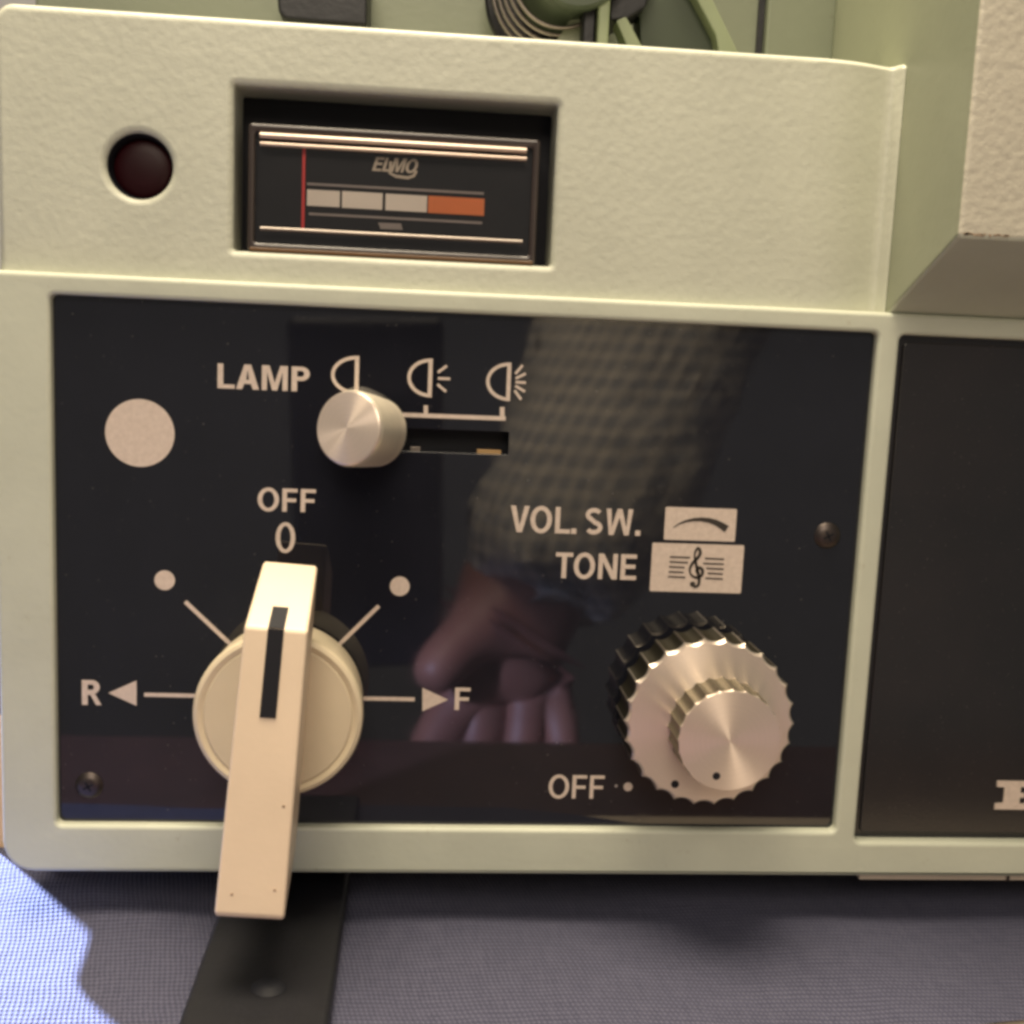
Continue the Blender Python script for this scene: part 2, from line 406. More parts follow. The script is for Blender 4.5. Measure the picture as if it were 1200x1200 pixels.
# small orange-brown box at the far left
bx = bpy.data.objects.new('cardboard_box', None); COL.objects.link(bx); bx.location = (-.0475, .03, ZC+.0016)
tag(bx, 'narrow tan box with small dark marks standing beyond the projector at the left edge', 'box')
M['tan'] = plastic('box_tan', (.62, .40, .20), .6, .1); M['brown'] = plastic('box_brown', (.16, .09, .06), .6, .1)
box('lower_panel', .0215, .0365, 0, .03, 0, .0335, M['tan'], bx, r=.0006)
box('upper_panel', .0215, .0365, 0, .03, .0337, .085, M['brown'], bx, r=.0006)
for zz, ww in ((.008, .006), (.0155, .008), (.0235, .006), (.029, .0045)):
    box('mark', .036-ww, .0359, -.0002, 0, zz, zz+.0009, M['ink'], bx)

# ------------------------------------------------------------------ the projector
W, H = 0.17, 0.1109085
XR = .275
pr = bpy.data.objects.new('film_projector', None); COL.objects.link(pr); pr.location = (0, 0, 0)
tag(pr, 'cream film projector with black control panel, cream lever knob, level meter and fluted metal knobs', 'film projector')

YF = -.0022        # front of the lower frame
zt = .1152         # top of the lower frame
frame = plate('front_frame', [rrect(-.0112, XR, -.0106, zt, 0, radii=(.0065, .0005, .0005, .0012)),
        rrect(0, W, 0, H, .0012), rrect(.1748, XR-.006, -.0024, H-.0002, .0014)], YF, .012, .0010, M['housing'], pr)
# upper band, with the meter window and lamp hole; its right end falls back into a shallow cove
m0, m1 = P(273, 292), P(655, 98)
MX0, MX1, MZ0, MZ1 = .0353, .1000, .1214, .1536
lc = P(162.5, 194); LR = .0064
bw = .156
band = plate('upper_band', [rrect(-.0105, bw, zt-.003, .1662, 0, radii=(0, 0, 0, .0035)),
        rrect(MX0, MX1, MZ0, MZ1, .0006), circle(lc.x, lc.z, LR, 64)], 0, .014, .0015, M['leather'], pr, seg=5)
# cove end (profile swept upward)
prof = [(bw-.003, .0000), (bw+.001, .0001), (bw+.005, .0007), (bw+.009, .0018), (bw+.0125, .0031), (bw+.0142, .0035),
        (bw+.0150, .0028), (bw+.0154, .0014), (bw+.0160, .0006), (bw+.0170, .0012)]
bm = bmesh.new()
zs = [zt-.003, .1650, .1657, .1662]; off = [0, 0, .0004, .0014]
rows = [[bm.verts.new((x, y+o_, z)) for x, y in prof] for z, o_ in zip(zs, off)]
rows.append([bm.verts.new((x, .0135, .1664)) for x, y in prof])
for a, b in zip(rows, rows[1:]):
    for i in range(len(prof)-1): bm.faces.new((a[i], a[i+1], b[i+1], b[i]))
cove = from_bm('band_end', bm, M['leather'], pr, 60)
cove.location.y = -.00006
# main chassis behind the front
box('chassis', -.0090, XR-.002, .013, .118, -.0095, .150, M['housing'], pr, r=.003)
box('deck_plate', -.0190, .1725, .050, .056, .150, .260, M['deckback'], pr, r=.001)
# tower at the right: side wall, front face, sloping underside
bm = bmesh.new()
prf = [(.0585, .1157), (.0585, .262), (-.0300, .262), (-.0300, .1282), (-.0010, .1152), (.010, .1152)]
a = [bm.verts.new((.1722, y, z)) for y, z in prf]; b = [bm.verts.new((XR, y, z)) for y, z in prf]
bm.faces.new(a); bm.faces.new(b[::-1])
for i in range(6): bm.faces.new((a[i], b[i], b[(i+1) % 6], a[(i+1) % 6]))
bmesh.ops.recalc_face_normals(bm, faces=bm.faces[:]); bevel(bm, .0009, 3)
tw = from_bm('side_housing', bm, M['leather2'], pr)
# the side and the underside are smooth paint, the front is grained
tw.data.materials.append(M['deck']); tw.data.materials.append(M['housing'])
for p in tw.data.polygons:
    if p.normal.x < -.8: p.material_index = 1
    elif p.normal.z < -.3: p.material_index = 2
# worn patches on the tower edge
bm = bmesh.new()
for i in range(26):
    x = .1733 + random.random()**1.3*.0085; z = .1287 + random.uniform(-.0001, .0002); s = random.uniform(.00015, .0004)
    add_prism(bm, [(x + s*1.6*math.cos(t)*random.uniform(.6, 1), z + s*.6*math.sin(t)) for t in [k_*PI/4 for k_ in range(8)]], -.03004, -.0299)
M['wear'] = plastic('worn_brown', (.40, .28, .19), .6, .2)
from_bm('worn_paint', bm, M['wear'], pr, 0)

# ---- control panel with real slot
s0, s1 = P(430, 518), P(596, 519)
sl = [P(430, 503).z, P(596, 533).z]
slot_z0, slot_z1 = P(540, 531).z, P(540, 504).z
panel = plate('control_panel', [rrect(-.002, W+.002, -.002, H+.002, 0), rrect(s0.x, s1.x, slot_z0, slot_z1, .0003)], 0, .0016, .00008, M['panel'], pr, seg=1, smooth=0)
box('slot_well', s0.x-.002, s1.x+.002, .0050, .0054, slot_z0-.002, slot_z1+.002, M['recess'], panel)
q = P(576, 525)
ct = from_bm('contact_strip', box_bm(q.x-.0030, q.x+.0022, .0016, .0030, slot_z0-.0003, slot_z0+.0008, .0001), M['brass'], panel)
q = P(486, 527); from_bm('contact_strip', box_bm(q.x-.001, q.x+.0012, .0012, .0030, slot_z0-.0002, slot_z0+.0009, .0001), M['steel'], panel)
box('slot_floor', s0.x, s1.x, .0016, .0050, slot_z0-.0006, slot_z0-.0001, M['recess'], panel)
box('slot_roof', s0.x, s1.x, .0016, .0050, slot_z1+.0001, slot_z1+.0006, M['recess'], panel)

pm = M['print']
lettering('LAMP', (255, 428, 363, 457), 0, pm, panel, 'word LAMP', .19)
lettering('OFF', (302, 572, 370, 600), 0, pm, panel, 'word OFF above the lever', .175)
lettering('0', (323, 612, 346, 648), 0, pm, panel, 'numeral 0', .13)
lettering('R', (96, 797, 119, 826), 0, pm, panel, 'letter R', .20)
lettering('F', (533, 806, 551, 832), 0, pm, panel, 'letter F', .17)
lettering('VOL.', (598, 593, 676, 625), 0, pm, panel, 'word VOL.', .18)
lettering('SW.', (686, 596, 751, 627), 0, pm, panel, 'word SW.', .18)
lettering('TONE', (651, 648, 746, 679), 0, pm, panel, 'word TONE', .18)
lettering('OFF', (643, 908, 708, 936), 0, pm, panel, 'word OFF beside the volume knob', .15)

def flat(name, pts, mat, parent, label=None, y=0, th=.00005):
    o = prism(name, pts, y-th, y, mat, parent, smooth=0)
    if label: o['label'] = label
    return o
c = P(164, 507.5); flat('white_disc', circle(c.x, c.z, .00695, 64), pm, panel, 'large plain cream disc')
for (u, v) in ((193, 680), (468.5, 687)):
    c = P(u, v); flat('dot', circle(c.x, c.z, .0021, 32), pm, panel)
c = P(736, 922); flat('dot', circle(c.x, c.z, .0010, 20), pm, panel)
c = P(722, 921); flat('dot', circle(c.x, c.z, .00035, 12), M['grey'], panel)
for a, b, w_ in (((217, 705), (300, 783), .00085), ((444, 710), (370, 782), .00085), ((169, 814), (260, 816), .00085), ((486, 819.5), (400, 818), .00085)):
    bm = bmesh.new(); strokes(bm, [pxz(*a), pxz(*b)], w_, 0); from_bm('pointer_line', bm, pm, panel, 0)
flat('arrow', [pxz(127, 812), pxz(160, 827), pxz(160, 797.5)], pm, panel, 'arrow pointing left')
flat('arrow', [pxz(525, 820), pxz(495, 806), pxz(495, 833.5)], pm, panel, 'arrow pointing right')
# lamp icons: closed D facing left, then rays
def lamp_icon(u, v, w_, h_, rays):
    bm = bmesh.new(); y = 0
    c0 = Vector(pxz(u, v)); sc = 1/5520.
    pts = []
    for i in range(21):
        t = PI/2 + PI*i/20
        pts.append((c0.x + w_*sc*math.cos(t), c0.y + h_*sc*math.sin(t)))
    strokes(bm, pts, .00072, 0)
    strokes(bm, [(c0.x+.00002, c0.y + (h_+2)*sc), (c0.x+.00002, c0.y - (h_+2)*sc)], .00085, 0.00000, th=.00008)
    for (a, r0, r1) in rays:
        d = Vector((math.cos(a), math.sin(a)))
        strokes(bm, [c0 + Vector((0, 0)) + Vector((d.x*r0*sc, d.y*r0*sc)), c0 + Vector((d.x*r1*sc, d.y*r1*sc))], .00055, 0)
    o = from_bm('lamp_icon', bm, pm, panel, 0); return o
ic = lamp_icon(418, 440, 27, 20, []); ic['label'] = 'lamp symbol without rays'
r_ = math.radians
ic = lamp_icon(504, 443, 24, 20, [(r_(38), 8+3, 24), (0, 9, 23), (r_(-38), 11, 24)]); ic['label'] = 'lamp symbol with three rays'
ic = lamp_icon(596, 447.5, 24, 20, [(r_(52), 12, 25), (r_(28), 9, 22), (r_(0), 8, 20), (r_(-28), 9, 22), (r_(-52), 12, 25)]); ic['label'] = 'lamp symbol with five rays'
bm = bmesh.new()
strokes(bm, [pxz(470, 486), pxz(592.5, 490.5)], .00088, 0)
strokes(bm, [pxz(588.5, 477), pxz(588.5, 490)], .00095, 0, th=.00008); strokes(bm, [pxz(499, 475), pxz(499, 487)], .00085, 0, th=.00008)
from_bm('slider_scale', bm, pm, panel, 0)
# symbol labels
def quad(pts): return [pxz(*p) for p in pts]
A = quad([(777.5, 631), (861, 636), (863.5, 597.5), (780.5, 593)])
x0 = (A[0][0]+A[3][0])/2; x1 = (A[1][0]+A[2][0])/2; z0 = (A[0][1]+A[1][1])/2; z1 = (A[2][1]+A[3][1])/2
lb = flat('symbol_label', rrect(x0, x1, z0, z1, .0003, 3), pm, panel, 'small cream label with a swelling curve')
bm = bmesh.new(); pts = []
for u, v in ((789, 617), (799, 612), (810, 609), (822, 607.8), (834, 608.8), (845, 612.5), (852, 616.5), (853, 619)): pass
cur = [(789, 618), (796, 613.6), (804, 610.6), (813, 608.9), (822, 608.6), (831, 609.8), (839, 612.4), (846, 616.2), (851.5, 620)]
strokes(bm, [pxz(*p) for p in cur], .00155, -.00005, taper=lambda t: .10+.95*t)
from_bm('volume_curve', bm, M['ink'], panel, 0)
A = quad([(761.5, 691.5), (868, 696.5), (872, 640.5), (764.5, 634.5)])
x0 = (A[0][0]+A[3][0])/2; x1 = (A[1][0]+A[2][0])/2; z0 = (A[0][1]+A[1][1])/2; z1 = (A[2][1]+A[3][1])/2
flat('symbol_label', rrect(x0, x1, z0, z1, .0003, 3), pm, panel, 'larger cream label with a treble clef and stave lines')
bm = bmesh.new()
for i in range(5):
    l = [(785, 808.5), (784.5, 806), (784, 802), (783.5, 801), (783, 803)][i]; rr = [(826, 848.5), (824, 848), (827.5, 848), (829, 847), (826.5, 847)][i]
    vv = 652.5 + i*5.8
    strokes(bm, [pxz(l[0], vv), pxz(l[1], vv+.9)], .00036, -.00005); strokes(bm, [pxz(rr[0], vv+1.8), pxz(rr[1], vv+2.8)], .00036, -.00005)
from_bm('stave_lines', bm, M['ink'], panel, 0)
def catmull(pts, n=8):
    out = []
    for i in range(len(pts)-1):
        p0, p1, p2, p3 = [Vector(pts[max(0, min(len(pts)-1, i+k_))]) for k_ in (-1, 0, 1, 2)]
        for j in range(n):
            t = j/n
            out.append(.5*((2*p1) + (p2-p0)*t + (2*p0-5*p1+4*p2-p3)*t*t + (3*p1-p0-3*p2+p3)*t**3))
    out.append(Vector(pts[-1])); return out
clef = [(818.5, 668.5), (822, 671.5), (818.5, 676), (812.5, 674), (810.3, 668), (812.5, 661.5), (817.5, 656), (820.5, 650), (820.2, 644.5), (817.6, 642.3),
        (814.8, 646), (814.3, 652), (815.6, 660), (817, 668), (818.4, 677), (818.2, 683), (815, 687.5), (810.8, 686.5), (810.2, 683.2)]
clef = [(818.0, 672.5), (816.0, 668.3), (819.5, 665.0), (823.2, 668.5), (821.5, 674.5), (815.5, 676.8), (809.5, 673), (808.3, 667), (811.2, 660.5), (817.5, 653.5), (820.6, 647.5), (818.2, 642.3),
        (814.7, 646.5), (814.0, 652.5), (815.4, 660), (817.6, 670), (819.2, 679.5), (817.6, 686), (812.5, 688)]
cp = catmull([pxz(*p) for p in clef], 7)
bm = bmesh.new(); strokes(bm, cp, .00052, -.00005, th=.00009, taper=lambda t: .75+.6*abs(math.sin(9*t)))
c = Vector(pxz(811.5, 684.5)); add_prism(bm, circle(c.x, c.y, .00062, 16), -.00013, -.00005)
from_bm('treble_clef', bm, M['ink'], panel, 0)

# screws
def screw(u, v):
    c = P(u, v, -.0004)
    o = lathe('screw', [(0, -.0007), (.0014, -.00065), (.0023, -.0004), (.0029, .0002), (.0029, .0005)], (c.x, -.0003, c.z), M['screw'], pr, 32)
    bm = bmesh.new()
    for a in (.5, .5+PI/2):
        d = Vector((math.cos(a), math.sin(a)))*.0012
        strokes(bm, [(-d.x, -d.y), (d.x, d.y)], .00045, -.00066, th=.00008)
    x = from_bm('cross_recess', bm, M['recess'], o, 0)
    return o
screw(970, 628); screw(104, 921)

# ---- mode selector
piv = Vector((.04738, 0, .02848))
knob = lathe('mode_knob', [(0, -.0135), (.0146, -.0135), (.0150, -.0132), (.0154, -.0135), (.0161, -.0137), (.0168, -.0134), (.0171, -.0128), (.0171, -.0115), (.0169, -.010), (.0165, -.0012), (.0158, -.0008)],
             (piv.x, 0, piv.z), M['disc'], pr, 96)
lev = bmesh.new()
# lever side profile in (y, z) relative to the pivot; z up; rotated by a few degrees in the panel plane
lp = [(-.0120, .0315), (-.0295, .0222), (-.0379, -.0302), (-.0370, -.0312), (-.0160, -.0272), (-.0120, -.020)]
hw = [(.0054, .0054), (.0059, .0059), (.0064, .0064), (.0064, .0064), (.0058, .0058), (.0056, .0056)]
L = [lev.verts.new((-h[0], p[0], p[1])) for p, h in zip(lp, hw)]; R2 = [lev.verts.new((h[1], p[0], p[1])) for p, h in zip(lp, hw)]
lev.faces.new(L); lev.faces.new(R2[::-1])
for i in range(6): lev.faces.new((L[i], L[(i+1) % 6], R2[(i+1) % 6], R2[i]))
bmesh.ops.recalc_face_normals(lev, faces=lev.faces[:]); bevel(lev, .00065, 3, 20)
lever = from_bm('lever', lev, M['lever'], knob); lever.rotation_euler = (0, math.radians(3.4), 0)
# black pointer inlay: runs down the sloping top and the front
bm = bmesh.new(); hwid = .00150
def inlay(pts, th=.0003):
    for (a, b, na) in pts:
        n_ = Vector(na).normalized()*th
        vs = []
        for sx in (-1, 1):
            for q_ in (a, b):
                for s in (1, -1.5): vs.append(bm.verts.new((sx*hwid, q_[0]+n_[0]*s, q_[1]+n_[1]*s)))
        for f_ in ((0, 2, 6, 4), (1, 5, 7, 3), (0, 4, 5, 1), (2, 3, 7, 6), (0, 1, 3, 2), (4, 6, 7, 5)): bm.faces.new([vs[i] for i in f_])
d1 = Vector((-.0175, -.0093)).normalized(); t1 = Vector((-.0295, .0222)); d2 = (Vector((-.0379, -.0282))-t1).normalized()
inlay([(t1-d1*.0062, t1+d1*-.0002, (-.47, .88)), (t1+d2*.0000, t1+d2*.0165, (-.986, .165))], .00012)
pi_ = from_bm('pointer_inlay', bm, M['recess'], knob, 20); pi_.rotation_euler = lever.rotation_euler
bm = bmesh.new()
for (x, z) in ((-.0035, -.0265), (.0042, -.0253), (.0044, -.010)):
    yy = -.0295 - .0084*((.0222-z)/.0524)
    add_prism(bm, circle(x, z, .00030, 8), yy-.00007, yy+.0001)
sp_ = from_bm('dirt_specks', bm, M['wear'], knob, 0); sp_.rotation_euler = lever.rotation_euler

# ---- volume knob (outer) and tone knob (inner)
def flutes(n, depth):
    def f(t):
        s = (t*n/(2*PI)) % 1.0
        e = abs(s-.5)*2            # 0 in the middle of a flute, 1 on a rib
        return 1 - depth*(1-e**2.0)
    return f
vc = P(832, 847, -.0130); NV = 26
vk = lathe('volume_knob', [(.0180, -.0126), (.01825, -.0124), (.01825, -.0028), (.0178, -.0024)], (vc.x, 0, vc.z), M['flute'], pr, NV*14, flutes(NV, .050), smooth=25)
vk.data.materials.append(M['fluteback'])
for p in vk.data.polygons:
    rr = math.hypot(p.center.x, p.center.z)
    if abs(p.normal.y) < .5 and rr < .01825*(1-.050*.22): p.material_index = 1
fc_ = lathe('knob_face', [(.0178, -.01262), (.01745, -.01306), (.0172, -.01306), (.0166, -.01306), (.0080, -.01306), (.0078, -.0128)], (0, 0, 0), M['alu'], vk, NV*14, flutes(NV, .036), smooth=25, flute_from=.0169, cap=False)
lathe('shaft_collar', [(.0085, -.0030), (.0085, 0)], (0, 0, 0), M['recess'], vk, 48)
tk_c = P(855.5, 868.7, -.0220); dx, dz = tk_c.x-vc.x, tk_c.z-vc.z
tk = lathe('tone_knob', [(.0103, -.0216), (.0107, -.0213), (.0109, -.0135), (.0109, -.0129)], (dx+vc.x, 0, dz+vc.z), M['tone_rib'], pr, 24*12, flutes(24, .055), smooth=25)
tk.data.materials.append(M['tone_valley_shade'])
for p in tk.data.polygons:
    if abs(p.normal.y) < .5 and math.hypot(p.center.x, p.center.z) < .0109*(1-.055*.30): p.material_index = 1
lathe('knob_face', [(0, -.02200), (.0102, -.02200), (.0104, -.02197), (.01055, -.0218), (.01065, -.0213)], (0, 0, 0), M['alu'], tk, 24*12, flutes(24, .03), smooth=25, flute_from=.01050)
c = P(791, 919, -.0131); d_ = prism('index_dot', circle(c.x-vc.x, c.z-vc.z, .00085, 20), -.01315, -.0129, M['recess'], vk, smooth=0)
c = P(839.5, 909.5, -.0220); prism('index_dot', circle(c.x-vc.x-dx, c.z-vc.z-dz, .00080, 20), -.02204, -.0217, M['recess'], tk, smooth=0)

# ---- lamp slider button, leaning to the left
b0 = P(441, 506.5, -.0030); b1 = P(407, 501.5, -.0125)
ax = (b0-b1)
ln = ax.length; Rr = .00765
sl_ = lathe('lamp_slider', [(Rr*.96, .0006), (Rr*1.0, .0014), (Rr*.97, ln*.6), (Rr*.93, ln), (Rr*.6, ln+.0006)], b1, M['alu_pale'], pr, 72, axis=ax)
lathe('button_face', [(0, -.00022), (Rr*.90, 0), (Rr*.955, .0003), (Rr*.965, .0007)], (0, 0, 0), M['alu'], sl_, 96)
box('slider_stem', b0.x-.0025, b0.x+.0025, -.0045, .0046, b0.z-.0018, b0.z+.0018, M['recess'], pr)

# ---- indicator window
iw = lathe('indicator_window', [(LR+.0004, -.0001), (LR+.0009, -.0002)][:0] + [(LR+.0002, .0012), (LR-.0001, .0014), (LR-.0005, .0030), (LR-.0005, .009), (0, .009)], (lc.x, 0, lc.z), M['recess'], pr, 64, cap=False)
lathe('lens', [(0, .0030), (.003, .0031), (.0050, .0034), (LR-.0006, .0040), (LR-.0006, .008)], (0, 0, 0), M['lens'], iw, 48)

# ---- level meter
meter = plate('level_meter', [rrect(.0350, .1004, .1208, .1542, .0003)], .0120, .0135, .0001, M['recess'], pr, seg=1)
for nm, a in (('left', (MX0-.0012, MX0-.0001, MZ0-.001, MZ1+.001)), ('right', (MX1+.0001, MX1+.0012, MZ0-.001, MZ1+.001)), ('top', (MX0, MX1, MZ1+.0001, MZ1+.0012)), ('bottom', (MX0, MX1, MZ0-.0012, MZ0-.0001))):
    box('well_wall', a[0], a[1], .0016, .0122, a[2], a[3], M['recess'], meter)
yb = .0015
c0 = P(287, 292, yb); c1 = P(630, 308, yb); c2 = P(631, 166, yb); c3 = P(293, 140, yb)
bx0, bx1 = (c0.x+c3.x)/2, (c1.x+c2.x)/2; bz0, bz1 = MZ0+.0002, (c2.z+c3.z)/2
i0 = P(305, 262, yb); i1 = P(614, 282, yb); i2 = P(617, 188, yb); i3 = P(306, 168, yb)
ix0, ix1 = (i0.x+i3.x)/2, (i1.x+i2.x)/2; iz0, iz1 = (i0.z+i1.z)/2-.0012, (i2.z+i3.z)/2+.001
plate('bezel', [rrect(bx0, bx1, bz0, bz1, .0008), rrect(ix0-.0012, ix1+.0012, iz0-.0022, iz1+.0014, .0006)], yb, .0105, .0006, M['bezel'], meter)
box('face_plate', ix0-.002, ix1+.002, .0039, .0046, iz0-.003, iz1+.003, M['recess'], meter)
def rod(u0, v0, u1, v1, r, mat, nm='glint_bar'):
    a, b = P(u0, v0, yb), P(u1, v1, yb); z = (a.z+b.z)/2
    bm = bmesh.new(); tube(bm, [(a.x, yb, z), (b.x, yb, z)], r, 12); return from_bm(nm, bm, mat, meter, 60)
rod(305, 158, 617, 177, .00062, M['edge_glint']); rod(305, 168, 617, 186.5, .00045, M['edge_glint']); rod(305, 267, 612, 284, .00040, M['steel'])  # bars stand in for highlights on the clear bezel edges, lower one dimmer
box('bezel_lip', bx0+.0006, bx1-.0006, yb-.0007, yb+.0004, bz0-.0001, bz0+.0007, M['amber'], meter, r=.0002)
box('cover_glass', ix0-.0012, ix1+.0012, yb+.0006, yb+.0012, iz0-.0022, iz1+.0014, M['glass'], meter)
ys = .0038
def sbox(u0, v0, u1, v1, mat, nm='scale_segment', y=ys, th=.0002):
    a = P(u0, v0, y); b = P(u1, v1, y); return box(nm, a.x, b.x, y-th, y, b.z, a.z, mat, meter)
sbox(360, 222, 398, 243, M['scale']); sbox(401, 224, 448, 246, M['scale']); sbox(452, 227, 500, 249, M['scale']); sbox(502, 229.5, 567, 253, M['orange'])
def hline(u0, v0, u1, v1, mat, wd):
    a = P(u0, v0, ys); b = P(u1, v1, ys); z = (a.z+b.z)/2; box('scale_line', a.x, b.x, ys-.0002, ys, z-wd/2, z+wd/2, mat, meter)
hline(360, 216, 567, 226.5, M['grey'], .0005); hline(362, 251, 565, 261, M['grey'], .0005)
a = P(353, 170, .0032); b = P(357.5, 268, .0032); box('needle', a.x+.0003, a.x+.0009, .0031, .0033, b.z, a.z, M['red'], meter)
lettering('ELMO', (436, 185, 490, 202), ys, M['clip'], meter, 'italic maker name', .20, 'maker_name', .28, .06)
bm = bmesh.new(); strokes(bm, [pxz(458, 189, ys), pxz(457, 203, ys), pxz(464, 206.5, ys), pxz(478, 208.5, ys), pxz(485, 206, ys), pxz(488, 200, ys)], .0006, ys-.00003); from_bm('name_swoosh', bm, M['clip'], meter, 0)
a = P(442, 260, ys); b = P(472, 268, ys); prism('small_mark', [pxz(446, 268.5, ys), pxz(472, 269.5, ys), pxz(470, 262, ys), pxz(443, 261, ys)], ys-.0002, ys, M['grey'], meter)
# ledge under the meter window catching light comes from the bevel of the band

# ---- right cover
cov = plate('front_cover', [rrect(.1735, XR-.004, -.004, H+.001, .001)], .0008, .003, .0003, M['cover'], pr)
plate('cover_field', [rrect(.1766, XR-.008, -.0012, H-.0016, .0012)], .0001, .0010, .0004, M['cover'], cov)
# slab serif letter, its right half outside the picture
def bp(u, v): return pxz(u, v, 0.0)
bm = bmesh.new()
e0 = P(1167, 932, 0); zz = lambda v: P(1180, v, 0).z; xx = lambda u: P(u, 932, 0).x
zb, ztp = zz(948), zz(915); X0 = xx(1166.5); u_ = xx(1176)-xx(1166); hh = ztp-zb
E_ = [(0, 0), (1.35*hh, 0), (1.35*hh, .36*hh), (1.18*hh, .36*hh), (1.05*hh, .20*hh), (.85*hh, .20*hh), (.85*hh, .42*hh), (1.0*hh, .42*hh), (1.0*hh, .58*hh), (.85*hh, .58*hh),
      (.85*hh, .80*hh), (1.05*hh, .80*hh), (1.18*hh, .66*hh), (1.35*hh, .66*hh), (1.35*hh, hh), (0, hh), (0, .80*hh), (.28*hh, .78*hh), (.28*hh, .22*hh), (0, .20*hh)]
add_prism(bm, [(X0+p[0], zb+p[1]) for p in E_], -.0003, .0002)
le = from_bm('cover_letter', bm, M['print'], cov, 0); le['label'] = 'slab serif letter E'

# ---- hinge strip under the right half
q0 = P(1006, 1027, .001)
st = box('hinge_strip', q0.x, XR-.003, .0006, .012, -.0128, -.0106, M['clip'], pr, r=.0004)
q1 = P(1178, 1028, .001); box('hinge_gap', q1.x, q1.x+.0007, .0003, .0010, -.0127, -.0108, M['screw'], st)
q1 = P(1060, 1025, .001); box('hinge_gap', q1.x, q1.x+.0004, .0004, .0010, -.0114, -.0107, M['steel'], st)

# ---- foot bar
ft = bmesh.new()
ftb = box_bm(.0345, .0612, -.0585, .060, ZC+.0008, ZC+.0050, .0012)
foot = from_bm('foot_bar', ftb, M['black'], pr); 
q = P(307, 1150, -.038); fs = lathe('foot_screw', [(0, -.0010), (.0022, -.0009), (.0034, 0), (.0034, .0005)], (.0492, -.036, ZC+.0051), M['recess'], foot, 32, axis=(0, 0, -1))
box('foot_block', .0355, .0600, .012, .050, ZC+.0045, -.009, M['black'], pr, r=.001)
# ---- film deck parts
yd = .030
lat = prism('film_latch', [pxz(322, -60, yd), pxz(431, -60, yd), pxz(430, 30, yd), pxz(352, 24, yd), pxz(333, 22, yd), pxz(326, 14, yd), pxz(325, 0, yd)], yd, yd+.02, M['black'], pr, r=.0008)
pc = P(655, -22, .028)
bm = bmesh.new(); pts = []; turns = 5; n_ = 44
for i in range(turns*n_+1):
    t = i/n_; a = 2*PI*t
    r0 = .0102 + .00095*t
    pts.append((pc.x + r0*math.cos(a) ,   .0225 + .0024*t, pc.z + r0*math.sin(a)))
tube(bm, pts, .00048, 8); from_bm('coil_spring', bm, M['steel'], pr, 60)
lathe('roller_flange', [(0, 0), (.0152, 0), (.0158, .0006), (.0158, .0025), (0, .0025)], (pc.x, .040, pc.z), M['black'], pr, 64)
lathe('roller', [(0, -.004), (.0085, -.004), (.0092, -.003), (.0095, .016), (0, .016)], (pc.x+.0012, .022, pc.z+.0005), M['darkgreen'], pr, 48)
lathe('roller_cap', [(0, 0), (.010, 0), (.0106, .0008), (.0106, .003), (0, .003)], (pc.x+.003, .0165, pc.z+.0018), M['darkgreen'], pr, 48)
x0 = P(700, 20, .02); x1 = P(713, 20, .02)
box('guide_post', x0.x, x1.x, .018, .050, .155, .205, M['green'], pr, r=.0005)
x0 = P(684, 30, .02); box('post_base', x0.x, x0.x+.0025, .020, .050, .155, .179, M['black'], pr, r=.0004)
prism('film_gate', [pxz(714, -40, .022), pxz(772, -40, .022), pxz(757, 8, .022), pxz(735, 22, .022), pxz(715, 24, .022)], .022, .034, M['black'], pr, r=.0006)
prism('guide_tab', [pxz(722, 24, .020), pxz(734, 19, .020), pxz(757, 62, .020), pxz(738, 62, .020)], .020, .026, M['green'], pr, r=.0004)
prism('angled_plate', [pxz(748, 10, .028), pxz(768, -40, .028), pxz(800, -40, .028), pxz(840, 38, .028), pxz(836, 66, .028), pxz(752, 66, .028)], .028, .036, M['darkgreen'], pr, r=.0005)
prism('angled_rail', [pxz(790, -50, .024), pxz(812, -50, .024), pxz(868, 66, .024), pxz(843, 66, .024), pxz(838, 40, .024)], .024, .030, M['green'], pr, r=.0006)
prism('angled_rail', [pxz(640, 66, .026), pxz(668, 22, .026), pxz(690, 20, .026), pxz(690, 66, .026)], .026, .030, M['deck'], pr, r=.0005)
a = P(891, 20, .0498); box('deck_seam', a.x-.0007, a.x+.0007, .0490, .0505, .150, .26, M['black'], pr)
box('deck_step', a.x+.0010, .1724, .0470, .0502, .150, .26, M['deckback'], pr, r=.0006)

# ------------------------------------------------------------------ photographer (outside the frame; seen only mirrored in the glossy panel)
ph = box('smartphone', -.010, .055, -.004, .004, -.145, .012, M['black'], r=.0035)
mm = Matrix((RIGHT*-1, FWD*-1, DOWN*-1)).transposed().to_4x4(); mm.translation = CAM - FWD*.009; ph.matrix_world = mm
tag(ph, 'black smartphone held upright facing the projector, taking the picture', 'phone')
k = NT('plaid_flannel'); k.set(Roughness=.9)
sp = k.n('ShaderNodeSeparateXYZ'); k.l(k.tc.outputs['Object'], sp.inputs[0])
def lines(o, s, th): return k.math('GREATER_THAN', k.math('SINE', k.math('MULTIPLY', o, s)), th)
g1 = k.math('ADD', lines(sp.outputs[2], 2*PI/.0085, .2), lines(k.math('ADD', sp.outputs[0], k.math('MULTIPLY', sp.outputs[1], .6)), 2*PI/.0085, .2))
g2 = k.math('ADD', g1, k.math('MULTIPLY', k.noise(40, 4), 1.3))
k.l(k.ramp(k.math('MULTIPLY', g2, .36), [(.1, (.34, .36, .38)), (.5, (.62, .58, .53)), (.9, (.88, .80, .68))]), k.b.inputs['Base Color'])
k.bump(k.noise(28, 4), .012); M['plaid'] = k.m
k = NT('skin'); k.set(Roughness=.5); k.b.inputs['Subsurface Weight'].default_value = .1; k.b.inputs['Subsurface Radius'].default_value = (.004, .0015, .001)
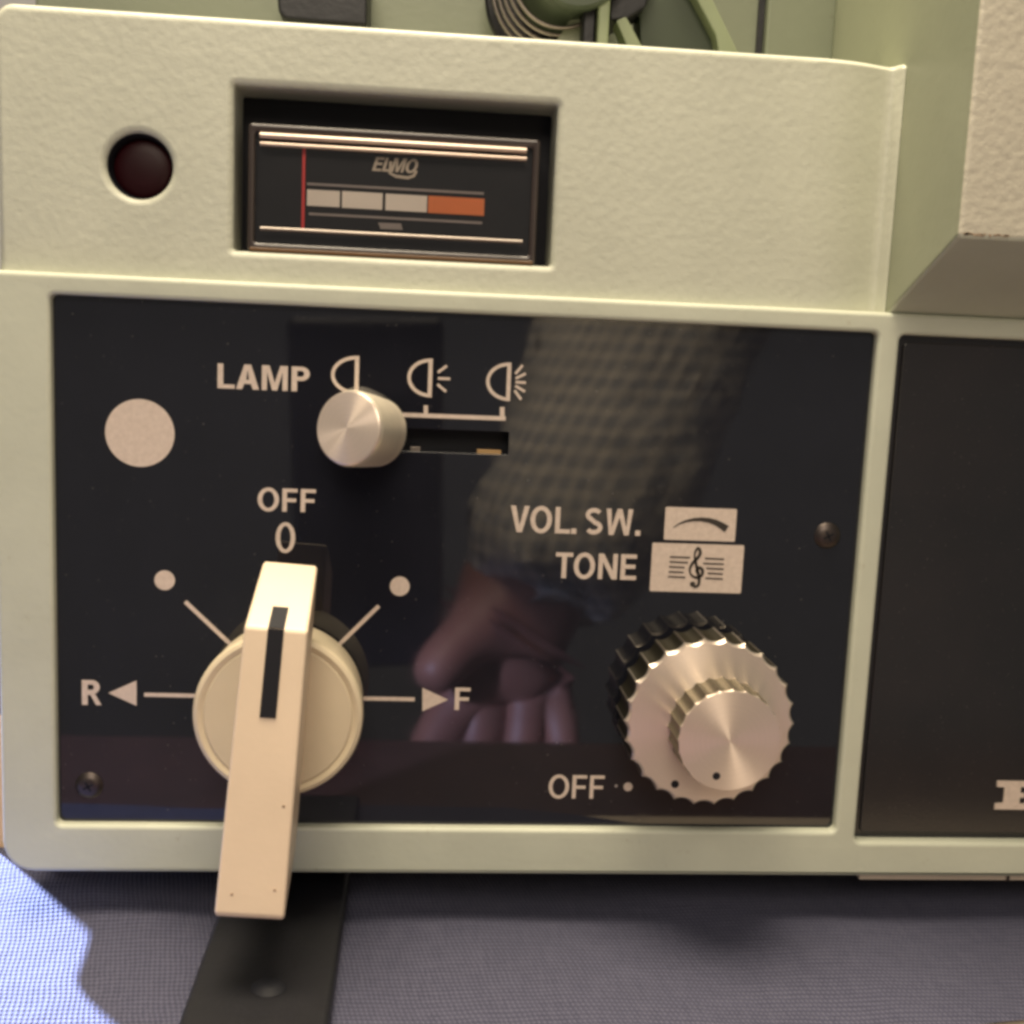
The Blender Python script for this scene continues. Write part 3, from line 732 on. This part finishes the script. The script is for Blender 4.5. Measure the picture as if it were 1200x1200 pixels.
k.l(k.ramp(k.noise(60, 3), [(.3, (.30, .12, .085)), (.7, (.36, .16, .11))]), k.b.inputs['Base Color']); M['skin'] = k.m
def MR(u, v, d):   # a point in front of the panel whose mirror image shows at pixel (u, v)
    q = P(u, v, d); return Vector((q.x, -d, q.z))
def skin_body(name, chains, mat, parent, sub=2):
    me = bpy.data.meshes.new(name); vs, es, rs = [], [], []
    for ch in chains:
        prev = None
        for j, (p, r, *ref) in enumerate(ch):
            if ref: prev = ref[0]; continue
            vs.append(tuple(p)); rs.append(r)
            if prev is not None: es.append((prev, len(vs)-1))
            prev = len(vs)-1
    me.from_pydata(vs, es, []); o = bpy.data.objects.new(name, me); COL.objects.link(o)
    md = o.modifiers.new('s', 'SKIN'); md.use_smooth_shade = True
    for i, r in enumerate(rs):
        sv = me.skin_vertices[0].data[i]; sv.radius = (r, r); sv.use_root = (i == 0)
    o.modifiers.new('d', 'SUBSURF').levels = sub; o.modifiers['d'].render_levels = sub
    bpy.context.view_layer.update()
    m2 = bpy.data.meshes.new_from_object(o.evaluated_get(bpy.context.evaluated_depsgraph_get()))
    bpy.data.objects.remove(o)
    return link(name, m2, mat, parent, 180)
person = bpy.data.objects.new('person', None); COL.objects.link(person); person.location = MR(760, 360, .30)
tag(person, 'person in a plaid flannel shirt reaching in to hold the smartphone', 'person')
bpy.context.view_layer.update()
D = .255
def skin_at(name, chains, mat):
    o = skin_body(name, chains, mat, None); o.parent = person; o.matrix_parent_inverse = person.matrix_basis.inverted(); return o
# vertex indices: 0 wrist up the arm, then palm, fingers
fore = [(MR(655, 640, D+.02), .028), (MR(610, 720, D), .027), (MR(585, 762, D-.005), .028)]
f1 = [(None, 0, 2), (MR(548, 802, D-.010), .0125), (MR(520, 850, D-.018), .0115), (MR(498, 892, D-.028), .0105), (MR(486, 925, D-.036), .0085)]
f2 = [(None, 0, 2), (MR(580, 815, D-.010), .0125), (MR(562, 868, D-.016), .0115), (MR(546, 915, D-.026), .0105), (MR(538, 950, D-.036), .0085)]
f3 = [(None, 0, 2), (MR(614, 815, D-.006), .012), (MR(612, 866, D-.012), .011), (MR(604, 910, D-.022), .010), (MR(598, 940, D-.030), .008)]
f4 = [(None, 0, 2), (MR(640, 802, D-.002), .0105), (MR(655, 846, D-.008), .0095), (MR(660, 885, D-.016), .0085), (MR(660, 912, D-.024), .007)]
th = [(None, 0, 1), (MR(556, 742, D-.022), .013), (MR(520, 772, D-.038), .0115), (MR(496, 808, D-.048), .0095)]
skin_at('hand', [fore, f1, f2, f3, f4, th], M['skin'])
slv = bmesh.new()
path = [(634, 716, .250, 62), (634, 704, .252, 92), (640, 682, .258, 106), (655, 640, .27, 113), (684, 590, .30, 120), (708, 530, .335, 124), (732, 460, .38, 126), (758, 390, .43, 128),
        (788, 310, .49, 130), (832, 170, .59, 132), (885, -10, .72, 134)]
pts = [MR(u, v, d) for u, v, d, r in path]; tube(slv, pts, [q[3]*(q[2]+.238)/F for q in path], 40)
bmesh.ops.subdivide_edges(slv, edges=slv.edges[:], cuts=2)
for v in slv.verts:
    a = v.co*70; v.co += Vector((math.sin(a.z*1.7+a.x), math.sin(a.x*2+a.z*.8+a.y), math.cos(a.z+a.x*1.3)))*.0026
s_ = from_bm('sleeve', slv, M['plaid'], None, 180); s_.parent = person; s_.matrix_parent_inverse = person.matrix_basis.inverted()
